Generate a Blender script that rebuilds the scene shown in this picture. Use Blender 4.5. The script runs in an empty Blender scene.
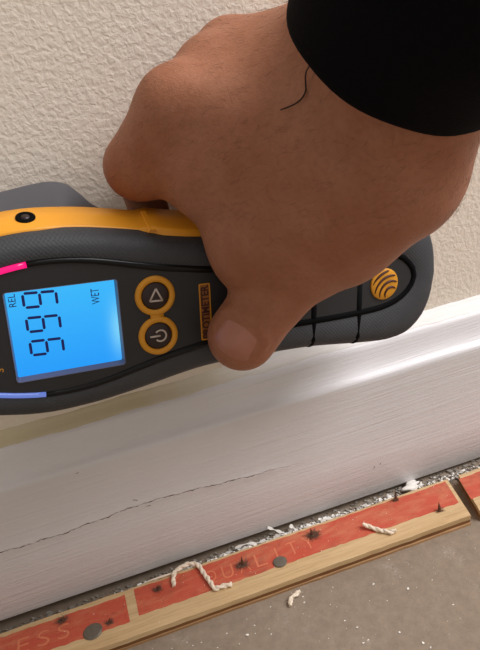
import bpy, bmesh, math, random
import numpy as np
from mathutils import Vector, Matrix
random.seed(7)
rng = np.random.RandomState(11)
S = 0.001                      # the scene is written in millimetres, built in metres
scn = bpy.context.scene
COL = scn.collection

# ------------------------------------------------------------------ camera
CAM = Vector((-27.83, -262.35, 273.01))
RIGHT = Vector((0.944955, -0.284181, -0.162174))
UP = Vector((0.273618, 0.414532, 0.867926))
FWD = Vector((0.179422, 0.864525, -0.469472))
cd = bpy.data.cameras.new('camera'); cam = bpy.data.objects.new('camera', cd); COL.objects.link(cam)
cd.sensor_fit = 'HORIZONTAL'; cd.sensor_width = 36.0; cd.lens = 45.0
cd.clip_start = 0.005; cd.clip_end = 50
m = Matrix.Identity(4)
for i in range(3):
    m[i][0] = RIGHT[i]; m[i][1] = UP[i]; m[i][2] = -FWD[i]; m[i][3] = CAM[i]*S
cam.matrix_world = m
scn.camera = cam

# ------------------------------------------------------------------ light
w = bpy.data.worlds.new('room_light'); scn.world = w; w.use_nodes = True
bg = w.node_tree.nodes['Background']; bg.inputs[0].default_value = (1.0, 0.915, 0.82, 1); bg.inputs[1].default_value = 0.46
def area(name, loc, target, size, power, col):
    l = bpy.data.lights.new(name, 'AREA'); l.shape = 'DISK'; l.size = size; l.energy = power; l.color = col
    o = bpy.data.objects.new(name, l); COL.objects.link(o)
    o.location = Vector(loc)
    o.rotation_euler = (Vector(target)-Vector(loc)).to_track_quat('-Z', 'Y').to_euler()
    return o
area('key_lamp', (0.95, -0.45, 1.25), (0.05, 0, 0.1), 0.95, 24, (0.98, 0.97, 1.0))  # unseen soft key lamp, set close at right so brightness falls off leftward
vs = scn.view_settings
vs.view_transform = 'Standard'; vs.look = 'None'; vs.exposure = 0.0; vs.gamma = 1.0; vs.use_curve_mapping = False

# ------------------------------------------------------------------ helpers
def lin(c):
    return tuple((x/255/12.92 if x/255 <= 0.04045 else ((x/255+0.055)/1.055)**2.4) for x in c) + (1.0,)

class NT:
    """small wrapper round a material's node tree"""
    def __init__(s, name):
        s.m = bpy.data.materials.new(name); s.m.use_nodes = True
        s.t = s.m.node_tree; s.n = s.t.nodes; s.b = s.n['Principled BSDF']
        s.tc = s.n.new('ShaderNodeTexCoord')
    def link(s, a, b): s.t.links.new(a, b)
    def mapping(s, scale=(1, 1, 1), rot=(0, 0, 0), src='Object'):
        mp = s.n.new('ShaderNodeMapping'); mp.inputs['Scale'].default_value = scale; mp.inputs['Rotation'].default_value = rot
        s.link(s.tc.outputs[src], mp.inputs['Vector']); return mp.outputs[0]
    def noise(s, scale, detail=4, rough=0.55, vec=None, dist=0.0):
        t = s.n.new('ShaderNodeTexNoise'); t.inputs['Scale'].default_value = scale; t.inputs['Detail'].default_value = detail
        t.inputs['Roughness'].default_value = rough; t.inputs['Distortion'].default_value = dist
        s.link(vec if vec is not None else s.tc.outputs['Object'], t.inputs['Vector']); return t.outputs['Fac']
    def voronoi(s, scale, vec=None, out='Distance', rnd=1.0):
        t = s.n.new('ShaderNodeTexVoronoi'); t.inputs['Scale'].default_value = scale; t.inputs['Randomness'].default_value = rnd
        s.link(vec if vec is not None else s.tc.outputs['Object'], t.inputs['Vector']); return t.outputs[out]
    def ramp(s, fac, stops, interp='LINEAR'):
        r = s.n.new('ShaderNodeValToRGB'); cr = r.color_ramp; cr.interpolation = interp
        while len(cr.elements) < len(stops): cr.elements.new(0.5)
        for e, (p, c) in zip(cr.elements, stops):
            e.position = p; e.color = c if len(c) == 4 else lin(c)
        s.link(fac, r.inputs[0]); return r.outputs[0]
    def math(s, op, a, b=None, c=None):
        n = s.n.new('ShaderNodeMath'); n.operation = op
        for i, v in enumerate((a, b, c)):
            if v is None: continue
            if isinstance(v, (int, float)): n.inputs[i].default_value = v
            else: s.link(v, n.inputs[i])
        return n.outputs[0]
    def mix(s, fac, a, b, blend='MIX'):
        n = s.n.new('ShaderNodeMix'); n.data_type = 'RGBA'; n.blend_type = blend
        for sock, v in ((n.inputs[0], fac), (n.inputs[6], a), (n.inputs[7], b)):
            if isinstance(v, (int, float)): sock.default_value = v
            elif isinstance(v, tuple): sock.default_value = v if len(v) == 4 else lin(v)
            else: s.link(v, sock)
        return n.outputs[2]
    def bump(s, height, strength=0.3, dist=0.001, prev=None):
        n = s.n.new('ShaderNodeBump'); n.inputs['Strength'].default_value = strength; n.inputs['Distance'].default_value = dist
        s.link(height, n.inputs['Height'])
        if prev is not None: s.link(prev, n.inputs['Normal'])
        s.link(n.outputs[0], s.b.inputs['Normal']); return n.outputs[0]
    def color(s, v):
        if isinstance(v, tuple): s.b.inputs['Base Color'].default_value = v if len(v) == 4 else lin(v)
        else: s.link(v, s.b.inputs['Base Color'])
    def set(s, **k):
        for kk, v in k.items():
            i = s.b.inputs[kk.replace('_', ' ')]
            if hasattr(v, 'links') or hasattr(v, 'is_linked'): s.link(v, i)
            else: i.default_value = v
        return s

def simple(name, col, rough=0.5, var=0.12, scale=400, spec=0.5, bump=0.0, metallic=0.0):
    t = NT(name)
    f = t.noise(scale, 3)
    a = lin(col); d = tuple(x*(1-var) for x in a[:3])+(1,); b = tuple(min(1, x*(1+var)) for x in a[:3])+(1,)
    t.color(t.mix(f, d, b)); t.set(Roughness=rough, Metallic=metallic); t.b.inputs['Specular IOR Level'].default_value = spec
    if bump: t.bump(t.noise(scale*1.7, 3), bump, 0.0003)
    return t.m

def obj(name, verts, faces, mat, parent=None, smooth=False, scale=S):
    me = bpy.data.meshes.new(name)
    me.from_pydata([(v[0]*scale, v[1]*scale, v[2]*scale) for v in verts], [], faces)
    me.validate(); me.update()
    for mm in (mat if isinstance(mat, (list, tuple)) else [mat]): me.materials.append(mm)
    if smooth: me.polygons.foreach_set('use_smooth', [True]*len(me.polygons))
    o = bpy.data.objects.new(name, me); COL.objects.link(o)
    if parent is not None: o.parent = parent
    return o
def bm_obj(name, bm, mat, parent=None, smooth=False):
    bmesh.ops.scale(bm, vec=(S, S, S), verts=bm.verts)
    bmesh.ops.recalc_face_normals(bm, faces=bm.faces)
    me = bpy.data.meshes.new(name); bm.to_mesh(me); bm.free()
    me.materials.append(mat)
    if smooth: me.polygons.foreach_set('use_smooth', [True]*len(me.polygons))
    o = bpy.data.objects.new(name, me); COL.objects.link(o)
    if parent is not None: o.parent = parent
    return o
def tag(o, label=None, cat=None, group=None, kind=None):
    if label: o['label'] = label
    if cat: o['category'] = cat
    if group: o['group'] = group
    if kind: o['kind'] = kind
    return o
def empty(name, loc=(0, 0, 0)):
    o = bpy.data.objects.new(name, None); o.empty_display_size = 0.01; COL.objects.link(o)
    o.location = Vector(loc)*S; return o
def tube_geo(pts, rad, n=8, caps=True, V=None, F=None):
    V = [] if V is None else V; F = [] if F is None else F
    pts = [Vector(p) for p in pts]; base = len(V); N = len(pts)
    ref = None
    for i, p in enumerate(pts):
        t = (pts[min(i+1, N-1)]-pts[max(i-1, 0)]).normalized()
        if ref is None:
            ref = t.orthogonal().normalized()
        ref = (ref - t*ref.dot(t)).normalized(); b = t.cross(ref)
        r = rad[i] if isinstance(rad, (list, tuple)) else rad
        for k in range(n):
            a = 2*math.pi*k/n; V.append(p+ref*(r*math.cos(a))+b*(r*math.sin(a)))
    for i in range(N-1):
        for k in range(n):
            F.append((base+i*n+k, base+i*n+(k+1) % n, base+(i+1)*n+(k+1) % n, base+(i+1)*n+k))
    if caps:
        F.append(tuple(base+k for k in reversed(range(n)))); F.append(tuple(base+(N-1)*n+k for k in range(n)))
    return V, F
def catmull(pts, sub=6):
    P = [Vector(p) for p in pts]; P = [P[0]*2-P[1]]+P+[P[-1]*2-P[-2]]; out = []
    for i in range(1, len(P)-2):
        for j in range(sub):
            t = j/sub
            out.append(0.5*((2*P[i])+(P[i+1]-P[i-1])*t+(2*P[i-1]-5*P[i]+4*P[i+1]-P[i+2])*t*t+(3*P[i]-P[i-1]-3*P[i+1]+P[i+2])*t**3))
    out.append(P[-2]); return out
def interp(x, xs, ys): return float(np.interp(x, xs, ys))
def smooth_curve(xs, ys):
    """monotone-ish cubic through points, returned as a function"""
    xs = np.array(xs, float); ys = np.array(ys, float)
    d = np.gradient(ys, xs)
    def f(x):
        x = min(max(x, xs[0]), xs[-1]); i = min(max(int(np.searchsorted(xs, x))-1, 0), len(xs)-2)
        h = xs[i+1]-xs[i]; t = (x-xs[i])/h
        return float((2*t**3-3*t*t+1)*ys[i]+(t**3-2*t*t+t)*h*d[i]+(-2*t**3+3*t*t)*ys[i+1]+(t**3-t*t)*h*d[i+1])
    return f

# ------------------------------------------------------------------ setting: materials
t = NT('wall_paint')
v1 = t.mapping((1, 1, 1))
n1 = t.noise(400, 2, 0.5, v1, 0.4); n2 = t.noise(900, 2, 0.5, v1)
h = t.math('ADD', t.math('MULTIPLY', t.ramp(n1, [(0.36, (0, 0, 0, 1)), (0.66, (1, 1, 1, 1))]), 1.0), t.math('MULTIPLY', n2, 0.25))
t.color(t.mix(t.noise(9, 3), (231, 219, 203), (236, 225, 211))); t.set(Roughness=0.62)
t.bump(h, 0.34, 0.0006); M_WALL = t.m

t = NT('baseboard_paint')
v1 = t.mapping((18, 500, 620)); br = t.noise(1.0, 4, 0.6, v1, 0.3)
t.color(t.mix(t.noise(30, 4), (220, 217, 218), (229, 227, 229))); t.set(Roughness=0.38)
t.bump(br, 0.5, 0.0007); M_BASE = t.m

t = NT('caulk')
sep = t.n.new('ShaderNodeSeparateXYZ'); t.link(t.tc.outputs['Object'], sep.inputs[0])
edge = t.math('ADD', sep.outputs[0], t.math('MULTIPLY', t.math('SUBTRACT', t.noise(60, 3), 0.5), 0.06))
fx = t.n.new('ShaderNodeMapRange'); fx.inputs[1].default_value = -0.03; fx.inputs[2].default_value = 0.045; t.link(edge, fx.inputs[0])
t.color(t.mix(fx.outputs[0], (208, 195, 164), (228, 224, 220))); t.set(Roughness=0.5)
t.bump(t.noise(1, 3, 0.6, t.mapping((30, 400, 400))), 0.5, 0.0008); M_CAULK = t.m
M_CRACK = simple('split_paint_edge', (96, 74, 58), 0.9)

t = NT('concrete')
a = t.noise(28, 5, 0.65); b = t.noise(190, 5, 0.7); c = t.noise(900, 3, 0.7)
base = t.mix(a, (140, 123, 105), (160, 143, 125))
base = t.mix(t.ramp(b, [(0.35, (0, 0, 0, 1)), (0.72, (1, 1, 1, 1))]), t.mix(0.5, base, (114, 100, 86)), base)
pale = t.math('MULTIPLY', t.ramp(t.noise(55, 3, 0.6), [(0.6, (0, 0, 0, 1)), (0.75, (1, 1, 1, 1))]), t.ramp(c, [(0.45, (0, 0, 0, 1)), (0.7, (1, 1, 1, 1))]))
base = t.mix(t.math('MULTIPLY', pale, 0.55), base, (205, 196, 186))
t.color(base); t.set(Roughness=0.85)
t.bump(t.math('ADD', b, t.math('MULTIPLY', c, 0.5)), 0.5, 0.0006); M_FLOOR = t.m

# ------------------------------------------------------------------ setting: wall, floor, baseboard
o = obj('wall_back', [(-900, 0, -20), (900, 0, -20), (900, 0, 1400), (-900, 0, 1400), (-900, 60, -20), (900, 60, -20), (900, 60, 1400), (-900, 60, 1400)],
        [(0, 1, 2, 3), (7, 6, 5, 4), (0, 4, 5, 1), (3, 2, 6, 7), (0, 3, 7, 4), (1, 5, 6, 2)], M_WALL)
tag(o, 'cream wall with orange peel texture above the white baseboard', 'wall', kind='structure')
o = obj('floor', [(-900, 0, 0), (900, 0, 0), (900, -1200, 0), (-900, -1200, 0), (-900, 0, -40), (900, 0, -40), (900, -1200, -40), (-900, -1200, -40)],
        [(3, 2, 1, 0), (4, 5, 6, 7), (0, 1, 5, 4), (2, 3, 7, 6), (1, 2, 6, 5), (3, 0, 4, 7)], M_FLOOR)
tag(o, 'bare brown grey concrete floor speckled with white flecks', 'floor', kind='structure')

def crack_z(x):
    z = interp(x, [-300, -118, -89, -57, -46, -25, 7, 33, 129], [55, 53.5, 52.3, 53.9, 54.5, 53.0, 49.2, 46.8, 36])
    return z + 0.02*x + 0.35*math.sin(x*0.31)+0.22*math.sin(x*0.83+1)+0.15*math.sin(x*2.1)
def crack_w(x):
    if x > 36: return 0.02
    f = 0.15+0.11*math.sin(x*0.57)+0.09*math.sin(x*1.7+2)
    return max(0.03, f*min(1, (37-x)/30))
xs = sorted(set([-900, -600, -300]+[-200+1.5*i for i in range(260)]+[250, 400, 600, 900]))
V = []; F = []; FM = []
for x in xs:
    cz = crack_z(x); cw = crack_w(x); dp = min(1, max(0, (40-x)/20))
    wob = 0.25*math.sin(x*0.02)+0.15*math.sin(x*0.11)
    prof = [(0, 5.6), (-16.4, 5.6), (-17, 6.6), (-17, cz-7), (-17, cz-cw-0.5), (-17-0.12*dp, cz-cw), (-17+0.5*dp, cz), (-17-0.12*dp, cz+cw), (-17, cz+cw+0.5), (-17, cz+7),
            (-17, 84), (-17.15, 86.3), (-16.9, 87.6), (-16.0, 88.8), (-14.6, 89.5), (-13.3, 90.8), (-12.1, 92.8), (-11.1, 95.2), (-10.3, 98), (-9.6, 101), (-9.0, 102.8), (-8.1, 104.0), (-7.0, 104.6), (-0.5, 105.2), (0, 105.2)]
    sh = -0.02*x
    for i, (y, z) in enumerate(prof):
        V.append((x, y, z+sh+(wob if i >= 10 else 0)))
np_ = 25
for i in range(len(xs)-1):
    for k in range(np_-1):
        F.append((i*np_+k, i*np_+k+1, (i+1)*np_+k+1, (i+1)*np_+k)); FM.append(1 if k in (5, 6) and xs[i] < 36 else 0)
bb = obj('baseboard_back', V, F, [M_BASE, M_CRACK], smooth=True)
bb.data.polygons.foreach_set('material_index', FM)
tag(bb, 'white painted baseboard with moulded top and hairline paint crack', 'baseboard', kind='structure')
# caulk / paint bead filling the ledge between baseboard and wall
V = []; F = []
cx = [-900, -500]+[-220+4*i for i in range(112)]+[400, 900]
for i, x in enumerate(cx):
    j = 0.5*math.sin(x*0.13)+0.35*math.sin(x*0.31+1)+0.2*math.sin(x*0.9)
    sh = -0.02*x+0.25*math.sin(x*0.02)+0.15*math.sin(x*0.11)
    for (y, z) in ((-7.4+0.4*j, 104.3), (-6.9+0.4*j, 105.1), (-5, 105.9), (-2.5, 107.0+0.2*j), (-0.8, 108.2+0.3*j), (-0.02, 109.6+0.5*j), (0.6, 109.4+0.5*j)):
        V.append((x, y, z+sh))
for i in range(len(cx)-1):
    for k in range(6): F.append((i*7+k, i*7+k+1, (i+1)*7+k+1, (i+1)*7+k))
obj('caulk_bead', V, F, M_CAULK, bb, True)
# small nicks in the paint below and above the crack
V = []; F = []
for (x, z, L, a) in ((-48, 58.2, 2.6, -0.5), (-42.5, 51.6, 2.2, -0.2), (86, 24.5, 1.6, 0.9), (90, 25.5, 1.2, 1.1), (-70, 86, 1.4, 0.2), (-38, 97, 0.1, 0)):
    tube_geo([(x-L/2*math.cos(a), -17.02, z-L/2*math.sin(a)), (x+L/2*math.cos(a), -17.02, z+L/2*math.sin(a))], 0.16, 5, True, V, F)
tag(obj('paint_nicks', V, F, M_CRACK, bb), kind='stuff')

# ------------------------------------------------------------------ tack strips
def wood(name, c1, c2, streak=1.0):
    t = NT(name)
    g = t.noise(1, 5, 0.6, t.mapping((14, 330, 330)), 0.4); g2 = t.noise(1, 3, 0.7, t.mapping((60, 1500, 1500)))
    c = t.mix(t.ramp(g, [(0.3, (0, 0, 0, 1)), (0.7, (1, 1, 1, 1))]), c1, c2)
    c = t.mix(t.math('MULTIPLY', t.ramp(g2, [(0.5, (0, 0, 0, 1)), (0.75, (1, 1, 1, 1))]), 0.35*streak), c, (120, 84, 48))
    t.color(c); t.set(Roughness=0.62); t.bump(g2, 0.3, 0.0004); return t.m
M_WOOD = wood('pine_ply', (192, 158, 112), (214, 184, 140))
M_PLYD = wood('dark_ply', (104, 66, 32), (140, 94, 50))
M_PLYL = wood('lower_ply', (150, 112, 74), (182, 142, 100))
t = NT('red_print')
g = t.noise(1, 6, 0.7, t.mapping((40, 160, 160)), 0.6); g2 = t.noise(500, 3, 0.7); g3 = t.noise(26, 3)
c = t.mix(g3, (188, 72, 50), (197, 90, 66))
c = t.mix(t.math('MULTIPLY', t.ramp(g, [(0.46, (0, 0, 0, 1)), (0.74, (1, 1, 1, 1))]), 0.55), c, (206, 150, 108))
c = t.mix(t.math('MULTIPLY', t.ramp(t.noise(70, 4, 0.7), [(0.52, (0, 0, 0, 1)), (0.7, (1, 1, 1, 1))]), 0.4), c, (128, 70, 52))
c = t.mix(t.math('MULTIPLY', t.ramp(g2, [(0.58, (0, 0, 0, 1)), (0.7, (1, 1, 1, 1))]), 0.4), c, (150, 52, 38))
t.color(c); t.set(Roughness=0.55); M_RED = t.m
M_LETTER = simple('pale_print', (212, 122, 86), 0.6, 0.1)
M_RUST = simple('rusty_steel', (92, 58, 40), 0.6, 0.4, 900, 0.4)
M_HEAD = simple('dull_steel', (112, 104, 92), 0.5, 0.25, 500, 0.5, 0.4, 0.35)
M_FLUFF = simple('brown_fibre', (128, 96, 80), 0.95)
ZT = 7.0
def strip_frame(loc, rz):
    e = empty('tack_strip', loc); e.rotation_euler = (0, 0, rz); return e
def prism(poly, z0, z1):
    n = len(poly); V = [(x, y, z0) for x, y in poly]+[(x, y, z1) for x, y in poly]
    F = [tuple(reversed(range(n))), tuple(range(n, 2*n))]+[(i, (i+1) % n, n+(i+1) % n, n+i) for i in range(n)]
    return V, F
def ragged(x0, x1, y0, y1, j=0.25, cut0=0.0, cut1=0.0, step=6):
    """strip outline with slightly uneven sawn edges; cut0/cut1 slant the two ends"""
    n = max(2, int((x1-x0)/step)); P = []
    for i in range(n+1):
        x = x0+(x1-x0)*i/n
        P.append((x, y0+random.uniform(-j, j)))
    for i in range(n, -1, -1):
        x = x0+cut0+(x1+cut1-x0-cut0)*i/n
        P.append((x, y1+random.uniform(-j, j)))
    return P
def build_strip(e, x0, x1, cut0, cut1):
    # local frame: x along the strip, y=0 front edge, y=29 back edge
    for nm, z0, z1, dy, mt in (('bottom_ply', 0.0, 1.5, -0.5, M_PLYL), ('middle_ply', 1.5, 3.9, 0.2, M_PLYD), ('top_ply', 3.9, 7.0, 0.0, M_WOOD)):
        v, f = prism(ragged(x0, x1, dy, 29.0, 0.22, cut0, cut1), z0, z1)
        obj(nm, v, f, mt, e)
e1 = strip_frame((0, -54.6, 0.02), math.radians(-1.0))
tag(e1, 'long wooden carpet tack strip with worn red print and QUALITY lettering', 'tack strip', 'carpet tack strips along the baseboard')
build_strip(e1, -420, 122.5, 0, 4.0)
e2 = strip_frame((0, -54.6, 0.02), math.radians(-1.0))
tag(e2, 'short visible end of second red tack strip at right edge', 'tack strip', 'carpet tack strips along the baseboard')
build_strip(e2, 128.5, 560, 5.5, 0)
inv1 = Matrix.Rotation(math.radians(1.0), 4, 'Z') @ Matrix.Translation((0, 54.6, 0))
def L1(p): q = inv1 @ Vector((p[0], p[1], 0)); return q.x, q.y
def red_block(e, x0, x1, y0=9.6, y1=26.8, c0=0.0, c1=0.0):
    v, f = prism(ragged(x0, x1, y0, y1, 0.35, c0, c1, 3), ZT-0.05, ZT+0.09)
    return obj('red_print', v, f, M_RED, e)
r1 = red_block(e1, -200, -67.5, 8.8, 26.2, 0, -1.0)
r2 = red_block(e1, -62.6, 122.0, 10.4, 27.6, -0.8, 2.4)
r3 = red_block(e2, 129.4, 300, 10.0, 26.4, 3.0, 0)
def text_mesh(s, name, height, mat, parent, M, depth=0.0, bold=0.0, xs=1.0):
    cu = bpy.data.curves.new(name, 'FONT'); cu.body = s; cu.size = 1.0; cu.align_x = 'CENTER'; cu.align_y = 'CENTER'; cu.offset = bold; cu.extrude = depth
    to = bpy.data.objects.new(name, cu); COL.objects.link(to)
    dg = bpy.context.evaluated_depsgraph_get(); dg.update()
    me = bpy.data.meshes.new_from_object(to.evaluated_get(dg)); bpy.data.objects.remove(to)
    zs = [vv.co.y for vv in me.vertices]; xx = [vv.co.x for vv in me.vertices]
    k = height/(max(zs)-min(zs)); cy = (max(zs)+min(zs))/2; cx = (max(xx)+min(xx))/2
    if isinstance(xs, tuple): kx = xs[0]/(max(xx)-min(xx))
    else: kx = k*xs
    me.transform(Matrix.Diagonal((kx*S, k*S, S, 1)) @ Matrix.Translation((-cx, -cy, 0)))
    me.transform(M)
    me.name = name; me.materials.clear(); me.materials.append(mat)
    o = bpy.data.objects.new(name, me); COL.objects.link(o); o.parent = parent; return o
def letters(e, s, p0, p1, hgt):
    for i, ch in enumerate(s):
        f = i/(len(s)-1); p = (p0[0]+(p1[0]-p0[0])*f, p0[1]+(p1[1]-p0[1])*f); x, y = L1(p)
        text_mesh(ch, 'printed_letter', hgt, M_LETTER, e, Matrix.Translation((x*S, y*S, (ZT+0.13)*S)), 0.03, -0.012, (6.0,) if ch != 'I' else 1.0)
letters(r1, 'ESS', (-121.5, -35.4), (-101.0, -35.8), 8.6)
letters(r2, 'QUALITY', (-21.8, -35.9), (34.5, -36.3), 8.6)
def nail_head(p, r, e, tilt):
    x, y = L1(p); V = []; F = []
    n = 18; rings = [(r*0.98, 0.05), (r, 0.5), (r*0.9, 0.95), (r*0.5, 1.12), (0.05, 1.16)]
    for rr, z in rings:
        for k in range(n):
            a = 2*math.pi*k/n; V.append((x+rr*math.cos(a), y+rr*math.sin(a)*0.92, ZT+z+tilt*rr*math.cos(a)/r))
    for i in range(len(rings)-1):
        for k in range(n): F.append((i*n+k, i*n+(k+1) % n, (i+1)*n+(k+1) % n, (i+1)*n+k))
    return obj('nail_head', V, F, M_HEAD, e, False)
nail_head((-86.3, -42.5), 5.0, e1, 0.1); nail_head((15.6, -42.2), 3.9, e1, -0.1)
def tack(p, e, hgt, lean):
    x, y = L1(p); V = []; F = []
    tube_geo([(x, y, ZT-2), (x, y, ZT), (x+lean[0]*0.5, y+lean[1]*0.5, ZT+hgt*0.5), (x+lean[0], y+lean[1], ZT+hgt)], [0.95, 0.95, 0.7, 0.12], 6, True, V, F)
    return obj('tack', V, F, M_RUST, e)
def tuft(p, e, n, spread, seed):
    x, y = L1(p); r = random.Random(seed); V = []; F = []
    for i in range(n*3):
        a = r.uniform(0, 6.28); d = r.uniform(0.1, spread*0.6); q = [(x+r.uniform(-1, 1)*spread*0.5, y+r.uniform(-.6, .6)*spread*0.5, ZT+0.15)]
        for k in range(3):
            l = q[-1]; q.append((l[0]+math.cos(a)*d*0.5+r.uniform(-.5, .5), l[1]+math.sin(a)*d*0.4+r.uniform(-.4, .4), max(ZT+0.12, l[2]+r.uniform(-0.3, 0.8))))
        tube_geo(q, 0.085, 3, False, V, F)
    return tag(obj('fibre_tuft', V, F, M_FLUFF, e), kind='stuff')
for i, (p, hg, ln, tn, sp) in enumerate((((-3.7, -35.6), 6.2, (0.4, 0.6), 55, 4.6), ((38.5, -33.0), 5.2, (-0.5, 1.0), 70, 5.0), ((92, -29.6), 6.0, (0.3, 0.5), 22, 2.6),
        ((109.6, -47.0), 6.0, (-0.3, 0.6), 18, 2.6), ((-50.7, -31.2), 3.4, (1.2, -1.0), 30, 3.4), ((-101.5, -29.5), 2.6, (1.4, 0.4), 40, 3.6), ((-77.4, -41.0), 3.2, (0.8, 0.4), 26, 2.6))):
    tack(p, e1, hg, ln); tuft(p, e1, tn, sp, i+3)

# ------------------------------------------------------------------ carpet yarn, paint scraps, specks
t = NT('cream_yarn'); t.color(t.mix(t.noise(700, 3), (222, 202, 176), (244, 230, 212))); t.set(Roughness=0.9); t.bump(t.noise(1500, 3), 0.5, 0.0004); M_YARN = t.m
M_FLECK = simple('white_paint_scrap', (233, 228, 220), 0.6, 0.06)
M_GRIT = simple('grey_grit', (150, 142, 132), 0.9, 0.4, 300)
M_TIP = simple('brown_tip', (120, 84, 60), 0.9)
def yarn(pts, r, label, grp=None, turns=0.33):
    c = catmull(pts, 7); V = []; F = []
    N = len(c); strands = [[], []]; ref = Vector((0, 0, 1)); L = 0
    for i, p in enumerate(c):
        tt = (c[min(i+1, N-1)]-c[max(i-1, 0)]).normalized()
        if i: L += (c[i]-c[i-1]).length
        rr = (ref-tt*ref.dot(tt)); rr = rr.normalized() if rr.length > 1e-3 else tt.orthogonal().normalized(); b = tt.cross(rr)
        for s in (0, 1):
            a = L*turns*2.2+math.pi*s
            strands[s].append(p+rr*(r*0.4*math.cos(a))+b*(r*0.4*math.sin(a)))
    for s in (0, 1):
        tube_geo(strands[s], [r*0.7*(1+0.16*math.sin(i*1.1+s*2)+0.1*math.sin(i*2.3)) for i in range(N)], 7, True, V, F)
    # a few stray fibres
    rr = random.Random(len(pts))
    for i in range(0, N, 3):
        p = c[i]; d = Vector((rr.uniform(-1, 1), rr.uniform(-1, 1), rr.uniform(0, 0.9)))*r*2.0
        tube_geo([p, p+d*0.6, p+d+Vector((0.3, 0, -0.2))], 0.07, 3, False, V, F)
    o = obj('carpet_yarn', V, F, M_YARN, None, True)
    # put the origin at the yarn's base
    cen = sum((Vector(p) for p in pts), Vector())/len(pts); cen.z = min(p[2] for p in pts)
    o.data.transform(Matrix.Translation(-cen*S)); o.location = cen*S
    return tag(o, label, 'yarn', grp or 'cut carpet yarn ends')
yarn([(-41.8, -33.5, 8.0), (-41.0, -29, 8.2), (-39.6, -25.8, 8.6), (-35.3, -24.0, 8.8), (-29.8, -24.0, 8.8), (-26.4, -27.0, 8.6), (-24.9, -32.1, 8.4), (-23.2, -39.1, 8.6), (-21.5, -44.4, 8.4), (-17.0, -44.9, 8.3), (-12.6, -45.6, 8.2)], 1.25,
     'long cream carpet yarn draped over red strip before the QUALITY lettering')
yarn([(66.2, -39.6, 9.4), (67.6, -41.0, 9.3), (70.2, -43.4, 8.5), (74.5, -47.6, 8.3), (77.6, -49.8, 8.3), (80.6, -50.0, 8.6)], 1.2,
     'short straight cream yarn lying across the right part of strip')
yarn([(12.1, -64.6, 0.95), (12.9, -62.6, 1.3), (14.6, -60.6, 1.5), (16.8, -59.9, 1.4), (19.6, -58.6, 1.0)], 1.15,
     'short curled white yarn lying on the concrete in front of strip', turns=0.3)
V = []; F = []
tube_geo(catmull([(-66, -22.6, 1.2), (-58, -23.4, 5.6), (-52, -25.0, 8.2), (-46, -25.4, 8.4), (-41, -25.4, 8.3)], 6), 0.5, 6, True, V, F)
tube_geo(catmull([(-62, -22.3, 1.0), (-54, -23.6, 6.2), (-48, -24.6, 8.0), (-43, -25.0, 8.0)], 6), 0.35, 6, True, V, F)
tag(obj('loose_fibre', V, F, M_YARN, None, True), 'thin loose grey white fibre at back edge of strip left of yarn', 'fibre')

def chip(V, F, c, r, thick, rr, tilt=0.4):
    n = rr.randint(4, 7); b = len(V); nx, ny = rr.uniform(-tilt, tilt), rr.uniform(-tilt, tilt)
    rad = [r*rr.uniform(0.5, 1.3) for _ in range(n)]
    for z in (0, thick):
        for k in range(n):
            a = 2*math.pi*k/n; x = rad[k]*math.cos(a); y = rad[k]*math.sin(a)*0.7
            V.append((c[0]+x, c[1]+y, c[2]+z+max(0, nx*x+ny*y+tilt*r*0.5)))
    F.append(tuple(b+k for k in reversed(range(n)))); F.append(tuple(b+n+k for k in range(n)))
    for k in range(n): F.append((b+k, b+(k+1) % n, b+n+(k+1) % n, b+n+k))
rr = random.Random(5)
V = []; F = []
for i in range(2600):
    x = rr.uniform(-140, 175)
    d = 0.95 if -60 < x < 60 else (0.7 if 60 <= x < 100 else 0.32)
    if rr.random() > d: continue
    y = rr.triangular(-25.4, -17.6, -23.8); r = abs(rr.gauss(0.0, 0.85 if -60 < x < 60 else 0.45))+0.18
    chip(V, F, (x, y, rr.uniform(0.02, 3.2 if y < -21.5 else 0.8)), r, 0.25, rr, 0.7)
tag(obj('paint_flecks', V, F, M_FLECK), 'white paint flecks strewn in gap between baseboard and strip', 'paint flecks', kind='stuff')
V = []; F = []
for i in range(1500):
    x = rr.uniform(-150, 175); y = rr.uniform(-26.0, -15.5); r = abs(rr.gauss(0, 0.6))+0.25
    chip(V, F, (x, y, 0.0), r, rr.uniform(0.2, 0.9), rr, 0.6)
tag(obj('grit', V, F, M_GRIT), 'dark grey grit filling the gap under the baseboard', 'grit', kind='stuff')
V = []; F = []
for i in range(230):
    x = rr.uniform(-90, 240); y = -58-abs(rr.gauss(0, 40)); r = abs(rr.gauss(0, 0.17))+0.10
    if rr.random() < 0.05: r *= 2.0
    chip(V, F, (x, y, 0.0), r, 0.2, rr, 0.3)
for (x, y, r) in ((70.5, -79, 0.95), (-13, -70.5, 0.9), (38, -88, 0.7), (62, -107, 0.9), (64, -110, 0.6), (55, -98, .5)):
    chip(V, F, (x, y, 0.0), r, 0.4, rr, 0.3)
for i in range(70):
    x = rr.uniform(-120, 125); y = rr.uniform(-53, -27); chip(V, F, (x, y, 7.05), rr.uniform(0.1, 0.3), 0.15, rr, 0.3)
tag(obj('white_specks', V, F, M_FLECK), 'tiny white specks scattered over concrete and strip', 'specks', kind='stuff')

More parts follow.
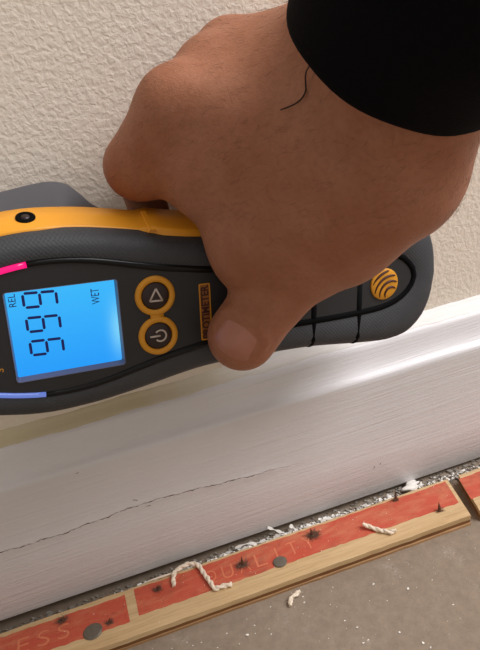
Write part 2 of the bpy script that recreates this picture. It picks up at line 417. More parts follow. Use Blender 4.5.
def crumb(c, size, label, seed, sc=(1, 1, 0.7)):
    bm = bmesh.new(); bmesh.ops.create_icosphere(bm, subdivisions=3, radius=1)
    r = np.random.RandomState(seed); dirs = r.normal(size=(14, 3)); dirs /= np.linalg.norm(dirs, axis=1)[:, None]; amp = r.uniform(0.1, 0.5, 14)
    for v in bm.verts:
        d = np.array(v.co); f = 0.4+sum(1.7*a*max(0, d@k)**14 for a, k in zip(amp, dirs)); v.co = Vector((d[0]*f*sc[0]*size, d[1]*f*sc[1]*size, d[2]*f*sc[2]*size))
    zmin = min(v.co.z for v in bm.verts)
    for v in bm.verts: v.co.z -= zmin
    o = bm_obj('paint_crumb', bm, M_FLECK, None, True); o.location = Vector(c)*S
    return tag(o, label, 'debris', 'torn white paint crumbs by baseboard')
crumb((107.5, -20.0, 0.3), 5.2, 'largest white paint crumb at baseboard foot near strip end', 3, (1.7, 0.8, 0.62))
crumb((113.5, -20.6, 0.3), 2.4, 'small white crumb right of the largest paint crumb', 8)
crumb((91.5, -22.8, 0.3), 2.6, 'white crumb behind the tack nearest the short yarn', 9, (1.5, .9, .8))
def scrap(path, wid, label):
    c = catmull(path, 6); V = []; F = []
    for i, p in enumerate(c):
        w2 = wid*(0.6+0.4*math.sin(i*0.9))*0.5
        tt = (c[min(i+1, len(c)-1)]-c[max(i-1, 0)]).normalized(); sd = tt.cross(Vector((0.2, -0.8, 0.6))).normalized(); nn = tt.cross(sd)
        for a, b_ in ((-1, 0), (1, 0), (1, 1), (-1, 1)): V.append(p+sd*w2*a+nn*0.3*b_)
    for i in range(len(c)-1):
        for k in range(4): F.append((i*4+k, i*4+(k+1) % 4, (i+1)*4+(k+1) % 4, (i+1)*4+k))
    F.append((3, 2, 1, 0)); n = len(V); F.append((n-4, n-3, n-2, n-1))
    return tag(obj('paint_peeling', V, F, M_FLECK), label, 'debris', 'curled paint peelings by baseboard')
scrap([(17, -18.2, 9.0), (21, -19.4, 6.0), (25, -21.0, 3.5), (29, -22.5, 1.6), (32, -23.4, 0.6)], 1.8, 'curled white paint peeling leaning on baseboard above QUALITY lettering')
scrap([(30, -18.6, 5.0), (32, -20.5, 3.0), (33.5, -23, 1.0)], 2.4, 'wide short paint peeling leaning on baseboard beside the curled one')
scrap([(28, -23.8, 0.6), (36, -23.6, 1.4), (44, -22.6, 1.0)], 1.8, 'flat white paint peeling lying along the back of strip')
scrap([(-4, -19.5, 3.5), (3, -20.0, 4.2), (9, -20.6, 2.6), (14, -20.6, 2.8)], 1.6, 'grey white paint peeling in the gap behind nearest tack')

# ------------------------------------------------------------------ moisture meter
# local frame: x along the body (head at -x, grip at +x), y across, z out of the face
MO = Vector((-48.2019, -68.0, 185.4283)); MU = Vector((0.978168, 0.100863, -0.181699)); MV = Vector((0.168814, 0.124269, 0.977783)); MN = Vector((0.121202, -0.987109, 0.104528))
met = empty('moisture_meter')
mm_ = Matrix.Identity(4)
for i in range(3):
    mm_[i][0] = MU[i]; mm_[i][1] = MV[i]; mm_[i][2] = MN[i]; mm_[i][3] = MO[i]*S
met.matrix_world = mm_
tag(met, 'dark grey and yellow handheld moisture meter with lit blue screen reading 999', 'moisture meter')

t = NT('dark_rubber'); tx = t.voronoi(900, t.mapping((1, 1, 1), (0, 0, 0.785)), rnd=0.15)
t.color(t.mix(t.noise(120, 3), (52, 54, 58), (64, 66, 70))); t.set(Roughness=0.62); t.bump(tx, 0.35, 0.0005); M_RUB = t.m
M_PANEL = simple('face_panel_plastic', (42, 42, 44), 0.5, 0.1, 500, 0.4, 0.15)
M_BACK = simple('grey_back_plastic', (80, 81, 86), 0.55, 0.06, 300)
M_YEL = simple('yellow_plastic', (246, 168, 42), 0.42, 0.05, 200)
M_ORG = simple('orange_print', (214, 146, 30), 0.5, 0.08, 300)
M_BLK = simple('black_gloss_plastic', (10, 10, 11), 0.34, 0.1, 300, 0.3)
M_SEAM = simple('black_seam', (6, 6, 7), 0.8, 0.1, 300, 0.1)
M_BTN = simple('brown_button', (40, 22, 21), 0.4, 0.1, 300)
M_SYM = simple('pale_button_print', (196, 182, 172), 0.5, 0.05)
M_PLATE = simple('brown_print', (66, 24, 18), 0.6, 0.1)
M_TAN = simple('dull_orange_plate', (150, 92, 40), 0.6, 0.1)
def emit(name, col, strength, base=(20, 20, 30), rough=0.2):
    t = NT(name); t.color(lin(base)); t.set(Roughness=rough)
    t.b.inputs['Emission Color'].default_value = lin(col); t.b.inputs['Emission Strength'].default_value = strength; return t
t = emit('lcd_backlight', (40, 160, 255), 0.95)
sp = t.n.new('ShaderNodeSeparateXYZ'); t.link(t.tc.outputs['Object'], sp.inputs[0])
d = t.math('ADD', t.math('POWER', t.math('MULTIPLY', t.math('SUBTRACT', sp.outputs[0], 0.0190), 330.0), 2.0), t.math('POWER', t.math('MULTIPLY', t.math('ADD', sp.outputs[1], 0.004), 110.0), 2.0))
hot = t.math('POWER', 2.718, t.math('MULTIPLY', d, -1.0))
top = t.n.new('ShaderNodeMapRange'); top.inputs[1].default_value = -0.016; top.inputs[2].default_value = 0.015; t.link(sp.outputs[1], top.inputs[0])
c = t.mix(top.outputs[0], (22, 158, 255), (52, 186, 255))
c = t.mix(t.math('MULTIPLY', hot, 0.6), c, (150, 235, 255)); t.link(c, t.b.inputs['Emission Color']); M_LCD = t.m
M_SEG = emit('lcd_segment', (14, 30, 120), 0.35, (10, 16, 50)).m
M_PINK = emit('pink_light', (255, 20, 120), 1.1, (60, 5, 30)).m
M_BLUEL = emit('blue_light', (120, 146, 235), 0.6, (60, 80, 140)).m
t = NT('glow_tinted_bezel'); t.color((104, 104, 128)); t.set(Roughness=0.25); t.bump(t.noise(800, 2), 0.1, 0.0002); M_BEZ = t.m  # lavender tint puts the screen's glow into the bezel colour

# outer outline, half width by position along the body (deepest front edge of the shell)
OX = [-58, -57.2, -54, -49, -42, -32, -24, -15, -5, 9, 20, 30, 40, 50, 60, 72, 95, 107, 119, 129, 137, 145, 151, 155.5, 158.6, 160]
OY = [0, 8, 16, 22, 26.5, 29.3, 30.9, 32.5, 33.2, 32.5, 31.1, 29.5, 27.7, 26.3, 25.8, 25.7, 26.2, 27.2, 28.5, 29.4, 29.6, 28.0, 24.0, 18.5, 10.5, 0]
GX = [-47, -46, -42, -36, -30, -24, -17, -9, -1, 7, 15, 25, 35, 45, 55, 75, 95, 110, 120, 128, 134, 139, 143, 145, 145.6]
GY = [0, 6, 12.5, 16.6, 18.9, 20.4, 22.0, 23.2, 23.4, 22.8, 21.5, 19.2, 17.0, 15.3, 13.9, 12.9, 12.9, 12.8, 12.5, 12.0, 10.8, 8.8, 5.6, 2.6, 0]
def closed(xs, ys, N=120):
    """resample upper half by arc length and mirror it into a closed loop (N points)"""
    c = catmull([(x, y, 0) for x, y in zip(xs, ys)], 10)
    s = [0]
    for a, b in zip(c, c[1:]): s.append(s[-1]+(b-a).length)
    H = N//2; up = []
    for i in range(H+1):
        q = s[-1]*i/H; up.append((float(np.interp(q, s, [p.x for p in c])), float(np.interp(q, s, [p.y for p in c]))))
    return up + [(x, -y) for x, y in up[-2:0:-1]]
OUT = closed(OX, OY); GRV = closed(GX, GY); NN = len(OUT)
def normals(P):
    R_ = []
    for i in range(len(P)):
        a = P[i-1]; b = P[(i+1) % len(P)]; tx, ty = b[0]-a[0], b[1]-a[1]; l = math.hypot(tx, ty); R_.append((-ty/l, tx/l))
    return R_
ON = normals(OUT); GN = normals(GRV)
def off(P, N, d): return [(p[0]+n[0]*(d(p) if callable(d) else d), p[1]+n[1]*(d(p) if callable(d) else d)) for p, n in zip(P, N)]
def loft(rings, cap_first=False, cap_last=False):
    V = [p for r in rings for p in r]; F = []
    n = len(rings[0])
    for i in range(len(rings)-1):
        for k in range(n): F.append((i*n+k, (i)*n+(k+1) % n, (i+1)*n+(k+1) % n, (i+1)*n+k))
    if cap_first: F.append(tuple(reversed(range(n))))
    if cap_last: F.append(tuple(range((len(rings)-1)*n, len(rings)*n)))
    return V, F
def z3(P, z): return [(x, y, z(x, y) if callable(z) else z) for x, y in P]
# front shell: from the light groove out over the rounded rim to the yellow band
mid = [((a[0]*0.35+b[0]*0.65), (a[1]*0.35+b[1]*0.65)) for a, b in zip(off(GRV, GN, 1.2), off(OUT, ON, -4.5))]
V, F = loft([z3(off(GRV, GN, 0.2), -2.5), z3(off(GRV, GN, 0.7), -0.35), z3(off(GRV, GN, 1.3), 0.05), z3(mid, -0.1), z3(off(OUT, ON, -4.0), -0.7), z3(off(OUT, ON, -2.2), -2.2), z3(off(OUT, ON, -0.9), -4.6), z3(OUT, -8.0), z3(off(OUT, ON, 0.6), -11.0), z3(off(OUT, ON, -3), -13)])
obj('front_shell', V, F, M_RUB, met, True)
# face panel with a window for the screen
sx0, sx1, sy0, sy1 = -17.5, 19.5, -17.0, 14.6
def rrect(x0, x1, y0, y1, r, n=4):
    P = []
    for cx, cy, a0 in ((x1-r, y1-r, 0), (x0+r, y1-r, 90), (x0+r, y0+r, 180), (x1-r, y0+r, 270)):
        for k in range(n+1):
            a = math.radians(a0+90*k/n); P.append((cx+r*math.cos(a), cy+r*math.sin(a)))
    return P
bm = bmesh.new()
def ring_edges(P, z):
    vs_ = [bm.verts.new((x, y, z)) for x, y in P]
    return [bm.edges.new((vs_[i], vs_[(i+1) % len(vs_)])) for i in range(len(vs_))]
win = rrect(sx0, sx1, sy0, sy1, 1.0)
ed = ring_edges(off(GRV, GN, -0.9), -0.2)+ring_edges(win, -0.2)
bmesh.ops.triangle_fill(bm, use_beauty=True, use_dissolve=False, edges=ed, normal=(0, 0, 1))
pan = bm_obj('face_panel', bm, M_PANEL, met)
# window frame (sloping bezel) and LCD
lcd = rrect(sx0+0.5, sx1-0.5, sy0+0.9, sy1+0.3, 0.6)
V, F = loft([z3(rrect(sx0-0.25, sx1+0.25, sy0-0.25, sy1+0.25, 1.1), 0.05), z3(win, 0.05), z3(lcd, -2.6)])
scr = obj('screen', [(sx0-0.3, sy0-0.3, -2.55), (sx1+0.3, sy0-0.3, -2.55), (sx1+0.3, sy1+0.6, -2.55), (sx0-0.3, sy1+0.6, -2.55)], [(0, 1, 2, 3)], M_LCD, met)
scr['label'] = 'glowing blue liquid crystal screen'
obj('screen_bezel', V, F, M_BEZ, met)
# seven segment digits: each 9 turned a quarter left; local a axis = reading direction (+y), b axis = up (-x)
def seg_digit(x_top, x_bot, y_l, y_r, slant):
    V = []; F = []
    hgt = x_bot-x_top; wid = y_r-y_l; th = 0.95
    def P(a, b):  # a 0..1 across, b 0..1 upward
        return (x_bot-hgt*b, y_l+wid*a+slant*b, -2.35)
    def bar(a0, b0, a1, b1):
        p = Vector(P(a0, b0)); q = Vector(P(a1, b1)); dd = (q-p).normalized(); p = p+dd*0.35; q = q-dd*0.35; nn = Vector((-dd.y, dd.x, 0))*th*0.5
        b = len(V); pts = [p, p+dd*th*0.4+nn, q-dd*th*0.4+nn, q, q-dd*th*0.4-nn, p+dd*th*0.4-nn]
        V.extend(pts); V.extend([x+Vector((0, 0, 0.06)) for x in pts])
        F.append(tuple(b+6+k for k in range(6)))
        for k in range(6): F.append((b+k, b+(k+1) % 6, b+6+(k+1) % 6, b+6+k))
    for s in ((0, 1, 1, 1), (1, 1, 1, .5), (1, .5, 1, 0), (0, 0, 1, 0), (0, 1, 0, .5), (0, .5, 1, .5)): bar(*s)
    obj('digit', V, F, M_SEG, scr)
for yl, yr in ((8.7, 13.6), (0.1, 5.0), (-8.4, -3.4)):
    seg_digit(-11.6, -0.9, yl-0.9, yr-0.9, 0.5)
def turned(x, y, z):  # text reading along +y with its top towards -x
    return Matrix.Translation((x*S, y*S, z*S)) @ Matrix.Rotation(math.pi/2, 4, 'Z')
text_mesh('REL', 'screen_text', 2.3, M_SEG, scr, turned(-15.1, 11.3, -2.35), 0.02, 0.0, (4.4,))
text_mesh('WET', 'screen_text', 2.8, M_SEG, scr, turned(12.0, 9.0, -2.35), 0.02, 0.0, (5.6,))
# light guides in the groove either side of the face
def guide(i0, i1, mat, name, r=0.95, dz=-0.35, parent=met):
    P = [(GRV[i % NN][0], GRV[i % NN][1], dz) for i in range(i0, i1+1)]
    R_ = [0.95+0.55*min(1, max(0, (p[0]+8)/45)) for p in P] if r is None else r
    P = [(p[0], p[1], dz-(0.6*(q-0.95) if r is None else 0)) for p, q in zip(P, R_ if r is None else [0]*len(P))]
    V, F = tube_geo(P, R_, 8, True); return obj(name, V, F, mat, parent, True)
H = NN//2
def idx(x, upper=True):
    k = min(range(H+1), key=lambda i: abs(GRV[i][0]-x)); return k if upper else NN-k
iu = idx(-10.5); iu2 = idx(70); il = idx(-9.5, False); il2 = idx(70, False)
guide(iu, iu2, M_BLK, 'light_guide', None); guide(il2, il, M_BLK, 'light_guide', None)
guide(idx(-36), iu, M_PINK, 'lit_segment', 1.05, -0.25); guide(il, idx(-36, False), M_BLUEL, 'lit_segment', 1.0, -0.3)
guide(iu2, il2, M_SEAM, 'panel_seam', 1.6, -0.95)
guide(idx(-36, False), NN+idx(-36), M_SEAM, 'panel_seam', 0.85, -0.3)
# grip seams across the handle
for gx, s in ((97.2, 0.4), (118.6, 0.45)):
    for sg in (-1, 1):
        prof = []
        W_ = smooth_curve(OX, OY)(gx); G_ = smooth_curve(GX, GY)(gx)
        pts = [(gx, sg*0.5, -1.4), (gx, sg*G_, -1.3), (gx, sg*(G_+1.4), -1.25), (gx, sg*(W_-4.9), -1.8), (gx, sg*(W_-3.3), -2.9), (gx, sg*(W_-2.1), -5.0), (gx, sg*(W_-1.2), -8.0)]
        V, F = tube_geo(pts, [1.7, 1.7, 1.7, 1.7, 1.7, 1.6, 1.4], 8, True); obj('grip_seam', V, F, M_SEAM, met, True)
# push buttons in a figure-eight yellow surround
def annulus(cx, cy, r0, r1, z0, z1, n=40, ax=1.0):
    rings = []
    for r, z in ((r0, z0), (r0+0.15, z1), ((r0+r1)/2, z1+0.15), (r1-0.25, z1), (r1, z0)):
        rings.append([(cx+r*ax*math.cos(2*math.pi*k/n), cy+r*math.sin(2*math.pi*k/n), z) for k in range(n)])
    return loft(rings)
V = []; F = []
for cy in (6.9, -8.2):
    v, f = annulus(32.6, cy, 5.1, 7.4, -0.3, 0.75); b = len(V); V += v; F += [tuple(i+b for i in q) for q in f]
v, f = prism([(30.2, -2.6), (35.0, -2.6), (35.0, 1.6), (30.2, 1.6)], -0.3, 0.72); b = len(V); V += v; F += [tuple(i+b for i in q) for q in f]
obj('button_surround', V, F, M_ORG, met, True)
def disc(cx, cy, r, z0, z1, n=36):
    return loft([[(cx+q*math.cos(2*math.pi*k/n), cy+q*math.sin(2*math.pi*k/n), z) for k in range(n)] for q, z in ((r, z0), (r, z1-0.3), (r-0.35, z1), (r*0.4, z1+0.08))], False, True)
for nm, cy in (('arrow_button', 6.9), ('power_button', -8.2)):
    V, F = disc(32.6, cy, 5.05, -0.3, 0.45); bt = obj(nm, V, F, M_BTN, met, True)
    V = []; F = []
    if nm == 'arrow_button':
        tri = [(32.9, 9.6), (30.4, 5.2), (35.0, 5.0)]
        for i in range(3):
            a, b_ = tri[i], tri[(i+1) % 3]; tube_geo([(a[0], a[1], 0.55), (b_[0], b_[1], 0.55)], 0.38, 6, True, V, F)
    else:
        tube_geo([(33.3+2.1*math.cos(a), cy+2.1*math.sin(a), 0.55) for a in np.linspace(math.radians(-140), math.radians(140), 22)], 0.36, 6, True, V, F)
        tube_geo([(29.4, cy, 0.55), (33.2, cy, 0.55)], 0.36, 6, True, V, F)
    obj('button_symbol', V, F, M_SYM, bt, True)
# name plate
V, F = prism(rrect(49.0, 53.4, -13.0, 9.0, 0.5), -0.25, 0.05); pl = obj('nameplate', V, F, M_TAN, met)
V, F = loft([z3(rrect(49.0, 53.4, -13.0, 9.0, 0.5), 0.05), z3(rrect(49.0, 53.4, -13.0, 9.0, 0.5), 0.12), z3(rrect(49.45, 52.95, -12.55, 8.55, 0.4), 0.12), z3(rrect(49.45, 52.95, -12.55, 8.55, 0.4), 0.05)])
obj('plate_border', V, F, M_ORG, pl)
text_mesh('PROTIMETER', 'plate_lettering', 3.1, M_PLATE, pl, turned(51.2, -2.0, 0.1), 0.03, 0.03, (20.6,))
text_mesh('S', 'printed_letter', 2.4, M_ORG, met, turned(-22.4, -11.6, -0.1), 0.03, 0.0)
# round emblem on the grip
V, F = disc(130.4, -1.7, 6.7, -0.3, 0.5, 40); em = obj('emblem', V, F, M_ORG, met, True)
cx, cy = 133.6, -6.2
for r in (3.0, 5.6, 8.0, 10.3):
    arc = []
    for a in np.linspace(math.radians(45), math.radians(205), 60):
        x, y = cx+r*math.cos(a), cy+r*math.sin(a)
        if math.hypot(x-130.4, y+1.7) < 6.0: arc.append((x, y, 0.60))
    if len(arc) > 3:
        V, F = tube_geo(arc, [0.2+0.38*math.sin(math.pi*min(1, (i+2)/len(arc))) for i in range(len(arc))], 6, True); obj('emblem_arc', V, F, M_PLATE, em, True)
# yellow band round the sides
def band_top(x, y):
    if y < -4: return -10.0
    if x < -1: return -6.6
    if x < 3: return -6.6-1.9*(x+1)/4
    if x < 33.5: return -8.5
    if x < 35: return -8.5+3.3*(x-33.5)/1.5
    return -5.2
def fl(p): return 3.6+(2.3 if p[1] > 0 else -2.0)*min(1, abs(p[1])/14)
def raise_(p): return 0.1 if p[1] < 0 else (float(np.interp(p[0], [33.9, 34, 100, 125], [0.2, 1.7, 1.5, -0.6])))
V, F = loft([z3(off(OUT, ON, -1.5), lambda x, y: band_top(x, y)-0.3), z3(off(OUT, ON, lambda p: raise_(p)), band_top), z3(off(OUT, ON, lambda p: raise_(p)+0.5), lambda x, y: band_top(x, y)-0.7),
             z3(off(OUT, ON, lambda p: fl(p)*0.55+raise_(p)), -13.5), z3(off(OUT, ON, lambda p: fl(p)+raise_(p)-0.4), -20.0), z3(off(OUT, ON, lambda p: fl(p)-1.2), -20.6)])
obj('yellow_band', V, F, M_YEL, met, True)
# raised step where the band widens into the grip
V = []; F = []
for k, z in enumerate((-5.0, -6.2, -10, -13.5, -17, -19.6)):
    for x, d in ((33.2, -0.6), (33.9, 1.5), (35.4, 2.0), (36.4, 1.2)):
        yy = smooth_curve(OX, OY)(x)+float(np.interp(z, [-20, -13.5, -5], [5.6, 3.3, 0.0]))+d*(0.5 if k in (0, 5) else 0.9)
        V.append((x, yy, z))
for k in range(5):
    for q in range(3): F.append((k*4+q, k*4+q+1, k*4+q+5, k*4+q+4))
obj('band_step', V, F, M_YEL, met)
# probe socket in the band
def oyel(x, z):
    y = smooth_curve(OX, OY)(x); f = 3.6+2.3
    return y+float(np.interp(z, [-20, -13.5, -7.3], [f-0.15, f*0.55+0.25, 0.75]))
sc_c = Vector((-6.6, oyel(-6.6, -13.2), -13.2)); sn = Vector((0, 0.9, 0.45)).normalized(); sa = Vector((1, 0, 0)); sb = sn.cross(sa)
n = 24; rings = []
for r, hgt in ((3.3, -0.8), (3.3, 0.3), (2.6, 0.45), (2.3, 0.3), (0.1, 0.25)):
    rings.append([sc_c+sa*(r*math.cos(2*math.pi*k/n))+sb*(r*math.sin(2*math.pi*k/n))+sn*hgt for k in range(n)])
V, F = loft(rings); sk = obj('probe_socket', V, F, M_SEAM, met, True)
V, F = loft([[sc_c+sa*(r*math.cos(2*math.pi*k/n))+sb*(r*math.sin(2*math.pi*k/n))+sn*hgt for k in range(n)] for r, hgt in ((1.5, 0.1), (1.4, 0.5), (0.05, 0.55))]); obj('socket_core', V, F, M_BTN, sk, True)
# back shell: grip back and the raised sensor housing behind the head
def bk(d): return lambda p: d+(2.4 if p[1] > 0 else 0)*min(1, abs(p[1])/14)
V, F = loft([z3(off(OUT, ON, lambda p: fl(p)-1.0), -20.2), z3(off(OUT, ON, bk(2.8)), -24.0), z3(off(OUT, ON, bk(0)), -28.5), z3(off(OUT, ON, bk(-6)), -31.0)], False, True)
obj('back_shell', V, F, M_BACK, met, True)
hp = [(-56, 20), (-48, 33), (-30, 40.5), (-13, 43.2), (-2, 45.2), (5.5, 45.8), (11, 44.4), (15.5, 40.6), (19.5, 36.4), (25, 32.0), (29, 20), (26, -10), (18, -24), (4, -31), (-20, -31), (-44, -26), (-55, -14), (-58, 4)]
hp = [(p.x, p.y) for p in catmull([(a, b, 0) for a, b in hp]+[(hp[0][0], hp[0][1], 0)], 4)][:-1][::-1]
HN = normals(hp); sgn = -1 if sum(n_[1]*p_[1] for n_, p_ in zip(HN, hp)) < 0 else 1
HN = [(a*sgn, b*sgn) for a, b in HN]
V, F = loft([z3(off(hp, HN, -7.5), -19.5), z3(off(hp, HN, -4.0), -28), z3(off(hp, HN, -0.5), -37.5), z3(hp, -39.5), z3(off(hp, HN, -0.5), -41.5), z3(off(hp, HN, -3), -44)], False, True)
obj('sensor_housing', V, F, M_BACK, met, True)

# ------------------------------------------------------------------ hand, wrist and sleeve
IDIP = [-6.6, -14.8, 218.5, 9]; ITIP = [-5.1, -15.2, 193.8, 8]
IFL1 = [-2.4, -42.9, 225.7, 10.5]; IFL2 = [11.4, -54.3, 224.3, 13.5]
CAPS = [
    ([65.3, -93.6, 225.2, 22], [69.3, -114.4, 260.7, 21], 10),      # forearm, thumb side
    ([61.1, -71.4, 249.6, 24], [69.4, -109.0, 266.5, 22], 12),      # forearm, far side
    ([69.3, -111.7, 263.6, 22], [82, -153, 302, 22], 10),      # forearm inside the sleeve
    ([61.2, -85.5, 228.0, 19], [8.9, -50.9, 244.0, 14.3], 12), # index metacarpal
    ([59.1, -77.2, 238.3, 20], [25.4, -40.3, 250.7, 14.3], 10),
    ([59.9, -68.1, 246.7, 20], [36.2, -28.6, 255.0, 14], 8),
    ([61.9, -58.6, 252.2, 18], [53.4, -16.3, 254.5, 12.5], 8),
    ([65.1, -91.2, 214.7, 20], [40.2, -74.9, 192.6, 16], 12),  # thumb metacarpal
    ([45.6, -80.5, 222.6, 20], [11.6, -59.9, 222.1, 13], 12),  # flesh between thumb and index
    ([47.8, -84.6, 209.7, 20], [18.5, -65.9, 203.1, 12], 12),
    ([47.4, -83.5, 200.8, 18], [19.8, -70.6, 192.8, 12.5], 10),
    ([61.8, -76.6, 223.3, 20], [45.2, -62.4, 217.6, 20], 12),
    ([40.2, -74.9, 192.6, 16], [26.5, -72.5, 179.4, 12.8], 6), # thumb
    ([26.5, -72.5, 179.4, 12.8], [11.4, -73.9, 166.1, 12.9], 4),
    (IFL1, IFL2, 8),                                           # flesh at the base of the index finger
    ([8.9, -50.9, 244.0, 14.0], [-7.9, -38.3, 226.5, 12.2], 5),    # index finger
    ([-7.9, -38.3, 226.5, 11.5], IDIP, 3),
    (IDIP, ITIP, 2),
    ([25.4, -40.3, 250.7, 13.6], [20.8, -19.3, 220.5, 10.5], 4), # middle finger
    ([20.8, -19.3, 220.5, 10.5], [15.3, -16.9, 192.5, 9], 3),
    ([15.3, -16.9, 192.5, 9], [13.8, -21.4, 170.8, 8], 2),
    ([36.2, -28.6, 255.0, 13], [40.8, -14.9, 220.6, 10], 4),   # ring finger
    ([40.8, -14.9, 220.6, 10], [34.9, -14.9, 188.9, 8.5], 3),
    ([34.9, -14.9, 188.9, 8.5], [31.4, -19.6, 167.6, 7.5], 2),
    ([53.4, -16.3, 254.5, 12], [58.0, -13.3, 215.4, 9], 4),    # little finger
    ([58.0, -13.3, 215.4, 9], [52.8, -12.8, 187.6, 7.5], 3),
    ([52.8, -12.8, 187.6, 7.5], [49.1, -17.1, 170.4, 7], 2),
]
def cone(P, a, b, grow=0.0):
    A = np.array(a[:3], np.float32); B = np.array(b[:3], np.float32); ba = B-A
    t_ = np.clip(((P-A)@ba)/np.float32(ba@ba), 0, 1)
    d_ = np.sqrt((((P-A)-t_[..., None]*ba)**2).sum(-1))
    return d_-(a[3]+(b[3]-a[3])*t_+grow)
def smin(a, b, k):
    h_ = np.clip(0.5+0.5*(b-a)/k, 0, 1); return b*(1-h_)+a*h_-k*h_*(1-h_)
def sdf(P, caps, grow=0.0):
    d_ = None
    for a, b, k in caps:
        c_ = cone(P, a, b, grow); d_ = c_ if d_ is None else smin(d_, c_, k)
    return d_
def nets(f, lo, hi, step):
    """naive surface nets on a regular grid: returns vertices and quads of the zero level"""
    lo = np.array(lo, np.float32); n = np.ceil((np.array(hi)-lo)/step).astype(int)+1
    ax = [lo[i]+step*np.arange(n[i], dtype=np.float32) for i in range(3)]
    D = np.empty(n, np.float32)
    for i in range(n[0]):
        Y, Z = np.meshgrid(ax[1], ax[2], indexing='ij'); D[i] = f(np.stack([np.full_like(Y, ax[0][i]), Y, Z], -1))
    ins = D < 0
    cnt = np.zeros(n-1, int); acc = np.zeros(tuple(n-1)+(3,), np.float32); wgt = np.zeros(n-1, np.float32)
    c8 = [(i, j, k) for i in (0, 1) for j in (0, 1) for k in (0, 1)]
    def sl(A, o_): return A[o_[0]:n[0]-1+o_[0], o_[1]:n[1]-1+o_[1], o_[2]:n[2]-1+o_[2]]
    for a in c8:
        for b in c8:
            if sum(b)-sum(a) != 1 or any(y < x for x, y in zip(a, b)): continue
            da, db = sl(D, a), sl(D, b); cr = (da < 0) != (db < 0)
            t_ = np.where(cr, da/np.where(cr, da-db, 1), 0)
            for q in range(3): acc[..., q] += np.where(cr, a[q]+(b[q]-a[q])*t_, 0)
            wgt += cr
    act = wgt > 0; ids = -np.ones(n-1, int); ids[act] = np.arange(act.sum())
    loc = np.argwhere(act); V = lo+step*(loc+acc[act]/wgt[act][:, None])
    quads = []
    for ax_ in range(3):
        o_ = [0, 0, 0]; o_[ax_] = 1
        A = ins[:n[0]-o_[0], :n[1]-o_[1], :n[2]-o_[2]]; B = ins[o_[0]:, o_[1]:, o_[2]:]
        u_, v_ = (ax_+1) % 3, (ax_+2) % 3
        E = np.argwhere(A != B)
        E = E[(E[:, u_] > 0) & (E[:, v_] > 0) & (E[:, u_] < n[u_]-1) & (E[:, v_] < n[v_]-1) & (E[:, ax_] < n[ax_]-1)]
        du = np.zeros(3, int); du[u_] = 1; dv = np.zeros(3, int); dv[v_] = 1
        g = lambda e: ids[e[:, 0], e[:, 1], e[:, 2]]
        q = np.stack([g(E), g(E-du), g(E-du-dv), g(E-dv)], 1)
        fl_ = A[E[:, 0], E[:, 1], E[:, 2]]
        q[~fl_] = q[~fl_][:, ::-1]; quads.append(q)
    return V, np.concatenate(quads)
CN = np.array(CAM, np.float32)
def handf(P):
    return sdf(P, CAPS)
t = NT('skin')
n1 = t.noise(38, 4, 0.6); n2 = t.noise(620, 4, 0.6); n3 = t.noise(1, 4, 0.65, t.mapping((500, 180, 500)), 0.8); n4 = t.voronoi(1500)
c = t.mix(t.ramp(n1, [(0.35, (0, 0, 0, 1)), (0.65, (1, 1, 1, 1))]), (154, 97, 68), (170, 115, 88))
c = t.mix(t.math('MULTIPLY', t.ramp(n2, [(0.42, (0, 0, 0, 1)), (0.68, (1, 1, 1, 1))]), 0.24), c, (124, 74, 50))
t.color(c); t.set(Roughness=0.55); t.b.inputs['Subsurface Weight'].default_value = 0.18; t.b.inputs['Subsurface Radius'].default_value = (1.0, 0.35, 0.2); t.b.inputs['Subsurface Scale'].default_value = 0.003
t.b.inputs['Specular IOR Level'].default_value = 0.35
t.bump(t.math('ADD', t.math('MULTIPLY', n3, 0.8), t.math('ADD', t.math('MULTIPLY', n4, 0.35), t.math('MULTIPLY', n2, 0.4))), 0.32, 0.0007); M_SKIN = t.m
# raised skin fold round the base and sides of the thumb nail
TA = Vector((-0.714, -0.06, -0.698)).normalized()
TN = Vector((-0.179, -0.856, 0.485))*0.96+Vector((-0.945, 0.284, 0.162))*0.16; TN = (TN-TA*TN.dot(TA)).normalized(); TS = TA.cross(TN)
NC = Vector((13.4, -80.5, 175.0)); hw = 8.4
def surf(p, nrm):
    p = Vector(p)+nrm*9
    for _ in range(60):
        q = float(sdf(np.array(p, np.float32)[None], CAPS)[0]); p = p-nrm*(q*0.8)
        if abs(q) < 0.01: break
    return p
fold = [surf(NC+TS*(a*(hw+0.9))+TA*(b-1.2), TN)-TN*0.45 for a, b in ((-1, 9.5), (-1, 6), (-0.92, 3.2), (-0.7, 1.4), (-0.35, 0.35), (0, 0), (0.35, 0.35), (0.7, 1.4), (0.92, 3.2), (1, 6), (1, 9.5))]
FOLD = [(list(p)+[1.6 if 0 < i < 9 else 0.9], list(q)+[1.6 if 0 < i < 8 else 0.9], 1.3) for i, (p, q) in enumerate(zip(fold, fold[1:]))]
def handf(P):
    d_ = sdf(P, CAPS); near = np.sqrt(((P-np.array(NC, np.float32))**2).sum(-1)) < 26
    if near.any():
        Q = P[near]; e_ = d_[near]
        for a, b, k in FOLD: e_ = smin(e_, cone(Q, a, b), k)
        d_[near] = e_
    return d_
HV, HF = nets(handf, (-26, -190, 148), (120, 2, 338), 1.1)
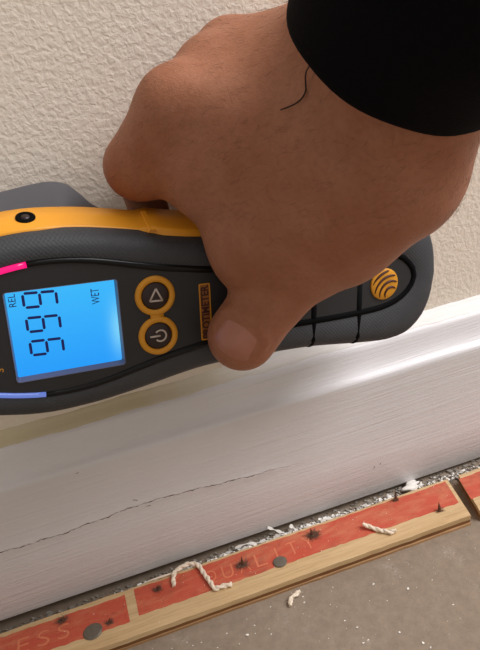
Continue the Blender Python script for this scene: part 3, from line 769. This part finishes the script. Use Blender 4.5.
# light smoothing keeps the joints soft
def relax(V, Q, it):
    e = np.concatenate([Q[:, [0, 1]], Q[:, [1, 2]], Q[:, [2, 3]], Q[:, [3, 0]]])
    for lam in [0.5]*it:
        s_ = np.zeros_like(V); c_ = np.zeros(len(V)); np.add.at(s_, e[:, 0], V[e[:, 1]]); np.add.at(s_, e[:, 1], V[e[:, 0]])
        np.add.at(c_, e[:, 0], 1); np.add.at(c_, e[:, 1], 1); V = V+lam*(s_/np.maximum(c_, 1)[:, None]-V)
    return V
HV = relax(HV, HF, 3)
BASE = Vector((20, -66, 160))
person = obj('person', HV-np.array(BASE), [tuple(int(i) for i in q) for q in HF], M_SKIN, None, True)
person.location = BASE*S
tag(person, 'right hand in a black sleeve gripping the moisture meter, thumb on its face', 'person')
def child(o):
    o.parent = person; o.matrix_parent_inverse = Matrix.Translation(-BASE*S); return o

# sleeve: a loose tube round the forearm, cut square at the cuff
t = NT('black_knit'); t.color(t.mix(t.noise(600, 3), (7, 7, 9), (13, 13, 16))); t.set(Roughness=0.95); t.b.inputs['Specular IOR Level'].default_value = 0.1
t.bump(t.noise(1, 3, 0.6, t.mapping((900, 900, 900))), 0.3, 0.0005); M_KNIT = t.m
CF = Vector((66.7, -103.1, 255.7)); CA = Vector((0.2202, -0.7198, 0.6583)); C1 = Vector((0.9753, 0.1516, -0.1605)); C2 = Vector((-0.0157, -0.6774, -0.7354))
def sleeve_ring(s_, d_, n=72):
    out = []
    for k in range(n):
        a = 2*math.pi*k/n; f = 0.0 if s_ < 6 else min(1, s_/60)
        wob = f*(1.4*math.sin(s_*0.16+2*a)+1.0*math.sin(s_*0.31-3*a+1))
        out.append(CF+CA*(s_+0.5*math.sin(3*a)+0.3*math.sin(7*a))+C1*((37.6+0.07*s_+d_+wob)*math.cos(a))+C2*((30.0+0.09*s_+d_+wob)*math.sin(a)))
    return out
rings = [sleeve_ring(22, -2.6), sleeve_ring(8, -2.4), sleeve_ring(1.2, -2.2), sleeve_ring(0.2, -1.6), sleeve_ring(0, -0.8), sleeve_ring(0.5, 0.0), sleeve_ring(2, 0.3)]+[sleeve_ring(q, 0.3) for q in range(6, 231, 8)]
V, F = loft(rings, False, True)
slv = child(obj('sleeve', V, F, M_KNIT, None, True)); slv['label'] = 'black knit sleeve ending at the wrist'
THREAD = [(32.6, -113.0, 256.6), (35.5, -102, 253.4), (39.2, -91.6, 249.2), (38.6, -92.3, 247.4), (37.2, -92.1, 245.7), (35.0, -90.9, 244.4), (31.7, -88.6, 243.4)]
M_THREAD = simple('dark_thread', (58, 36, 28), 0.9)
V, F = tube_geo(catmull(THREAD, 6), [0.24]*(6*(len(THREAD)-1))+[0.15], 6, True)
o = child(obj('loose_thread', V, F, M_THREAD, None, True)); o.parent = slv; o.matrix_parent_inverse = Matrix.Identity(4)

# thumb nail laid on the thumb
na, nb = 17, 15; V = []; F = []
for i in range(na):
    a = -1+2*i/(na-1)
    for j in range(nb):
        b = j/(nb-1); b0 = 2.6*a*a; b1 = 14.6-2.6*a*a; q = NC+TS*(a*hw*(0.93+0.07*b))+TA*(b0+(b1-b0)*b)
        p = surf(q, TN); e = min((1-abs(a))*4.0, b*3.5, 1.0, 0.35+(1-b)*4)
        V.append(p+TN*(-0.45+0.75*e))
for i in range(na-1):
    for j in range(nb-1): F.append((i*nb+j, i*nb+j+1, (i+1)*nb+j+1, (i+1)*nb+j))
n0 = len(V); V += [v_-TN*0.7 for v_ in V]
for i in range(na-1): F.append((i*nb+nb-1, n0+i*nb+nb-1, n0+(i+1)*nb+nb-1, (i+1)*nb+nb-1))
t = NT('nail'); t.color(t.mix(t.noise(200, 2), (160, 102, 82), (174, 116, 96))); t.set(Roughness=0.3); M_NAIL = t.m
o = child(obj('thumb_nail', V, F, M_NAIL, None, True)); o['label'] = 'short pinkish thumb nail'

# fine dark hairs on the back of the hand and wrist
me = person.data; V = []; F = []; rr = random.Random(21); cnt = 0
vcam = [(v_.co+BASE*S, v_.normal) for v_ in me.vertices]
DIRH = Vector((-0.75, 0.25, -0.25))
while cnt < 800:
    p, nr = vcam[rr.randrange(len(vcam))]; p = p/S
    if nr.y > 0.2 or p.y > -34 or p.z < 205: continue
    if (p-CF).dot(CA) > -2: continue
    cnt += 1
    d_ = (DIRH+Vector((rr.gauss(0, .35), rr.gauss(0, .3), rr.gauss(0, .35)))); d_ = (d_-nr*d_.dot(nr)).normalized(); L = rr.uniform(1.8, 4.5)
    tube_geo([p, p+d_*L*0.5+nr*0.6, p+d_*L+nr*0.55], [0.03, 0.026, 0.012], 3, False, V, F)
M_HAIR = simple('brown_hair', (86, 54, 38), 0.7)
tag(child(obj('arm_hair', V, F, M_HAIR)), kind='stuff')
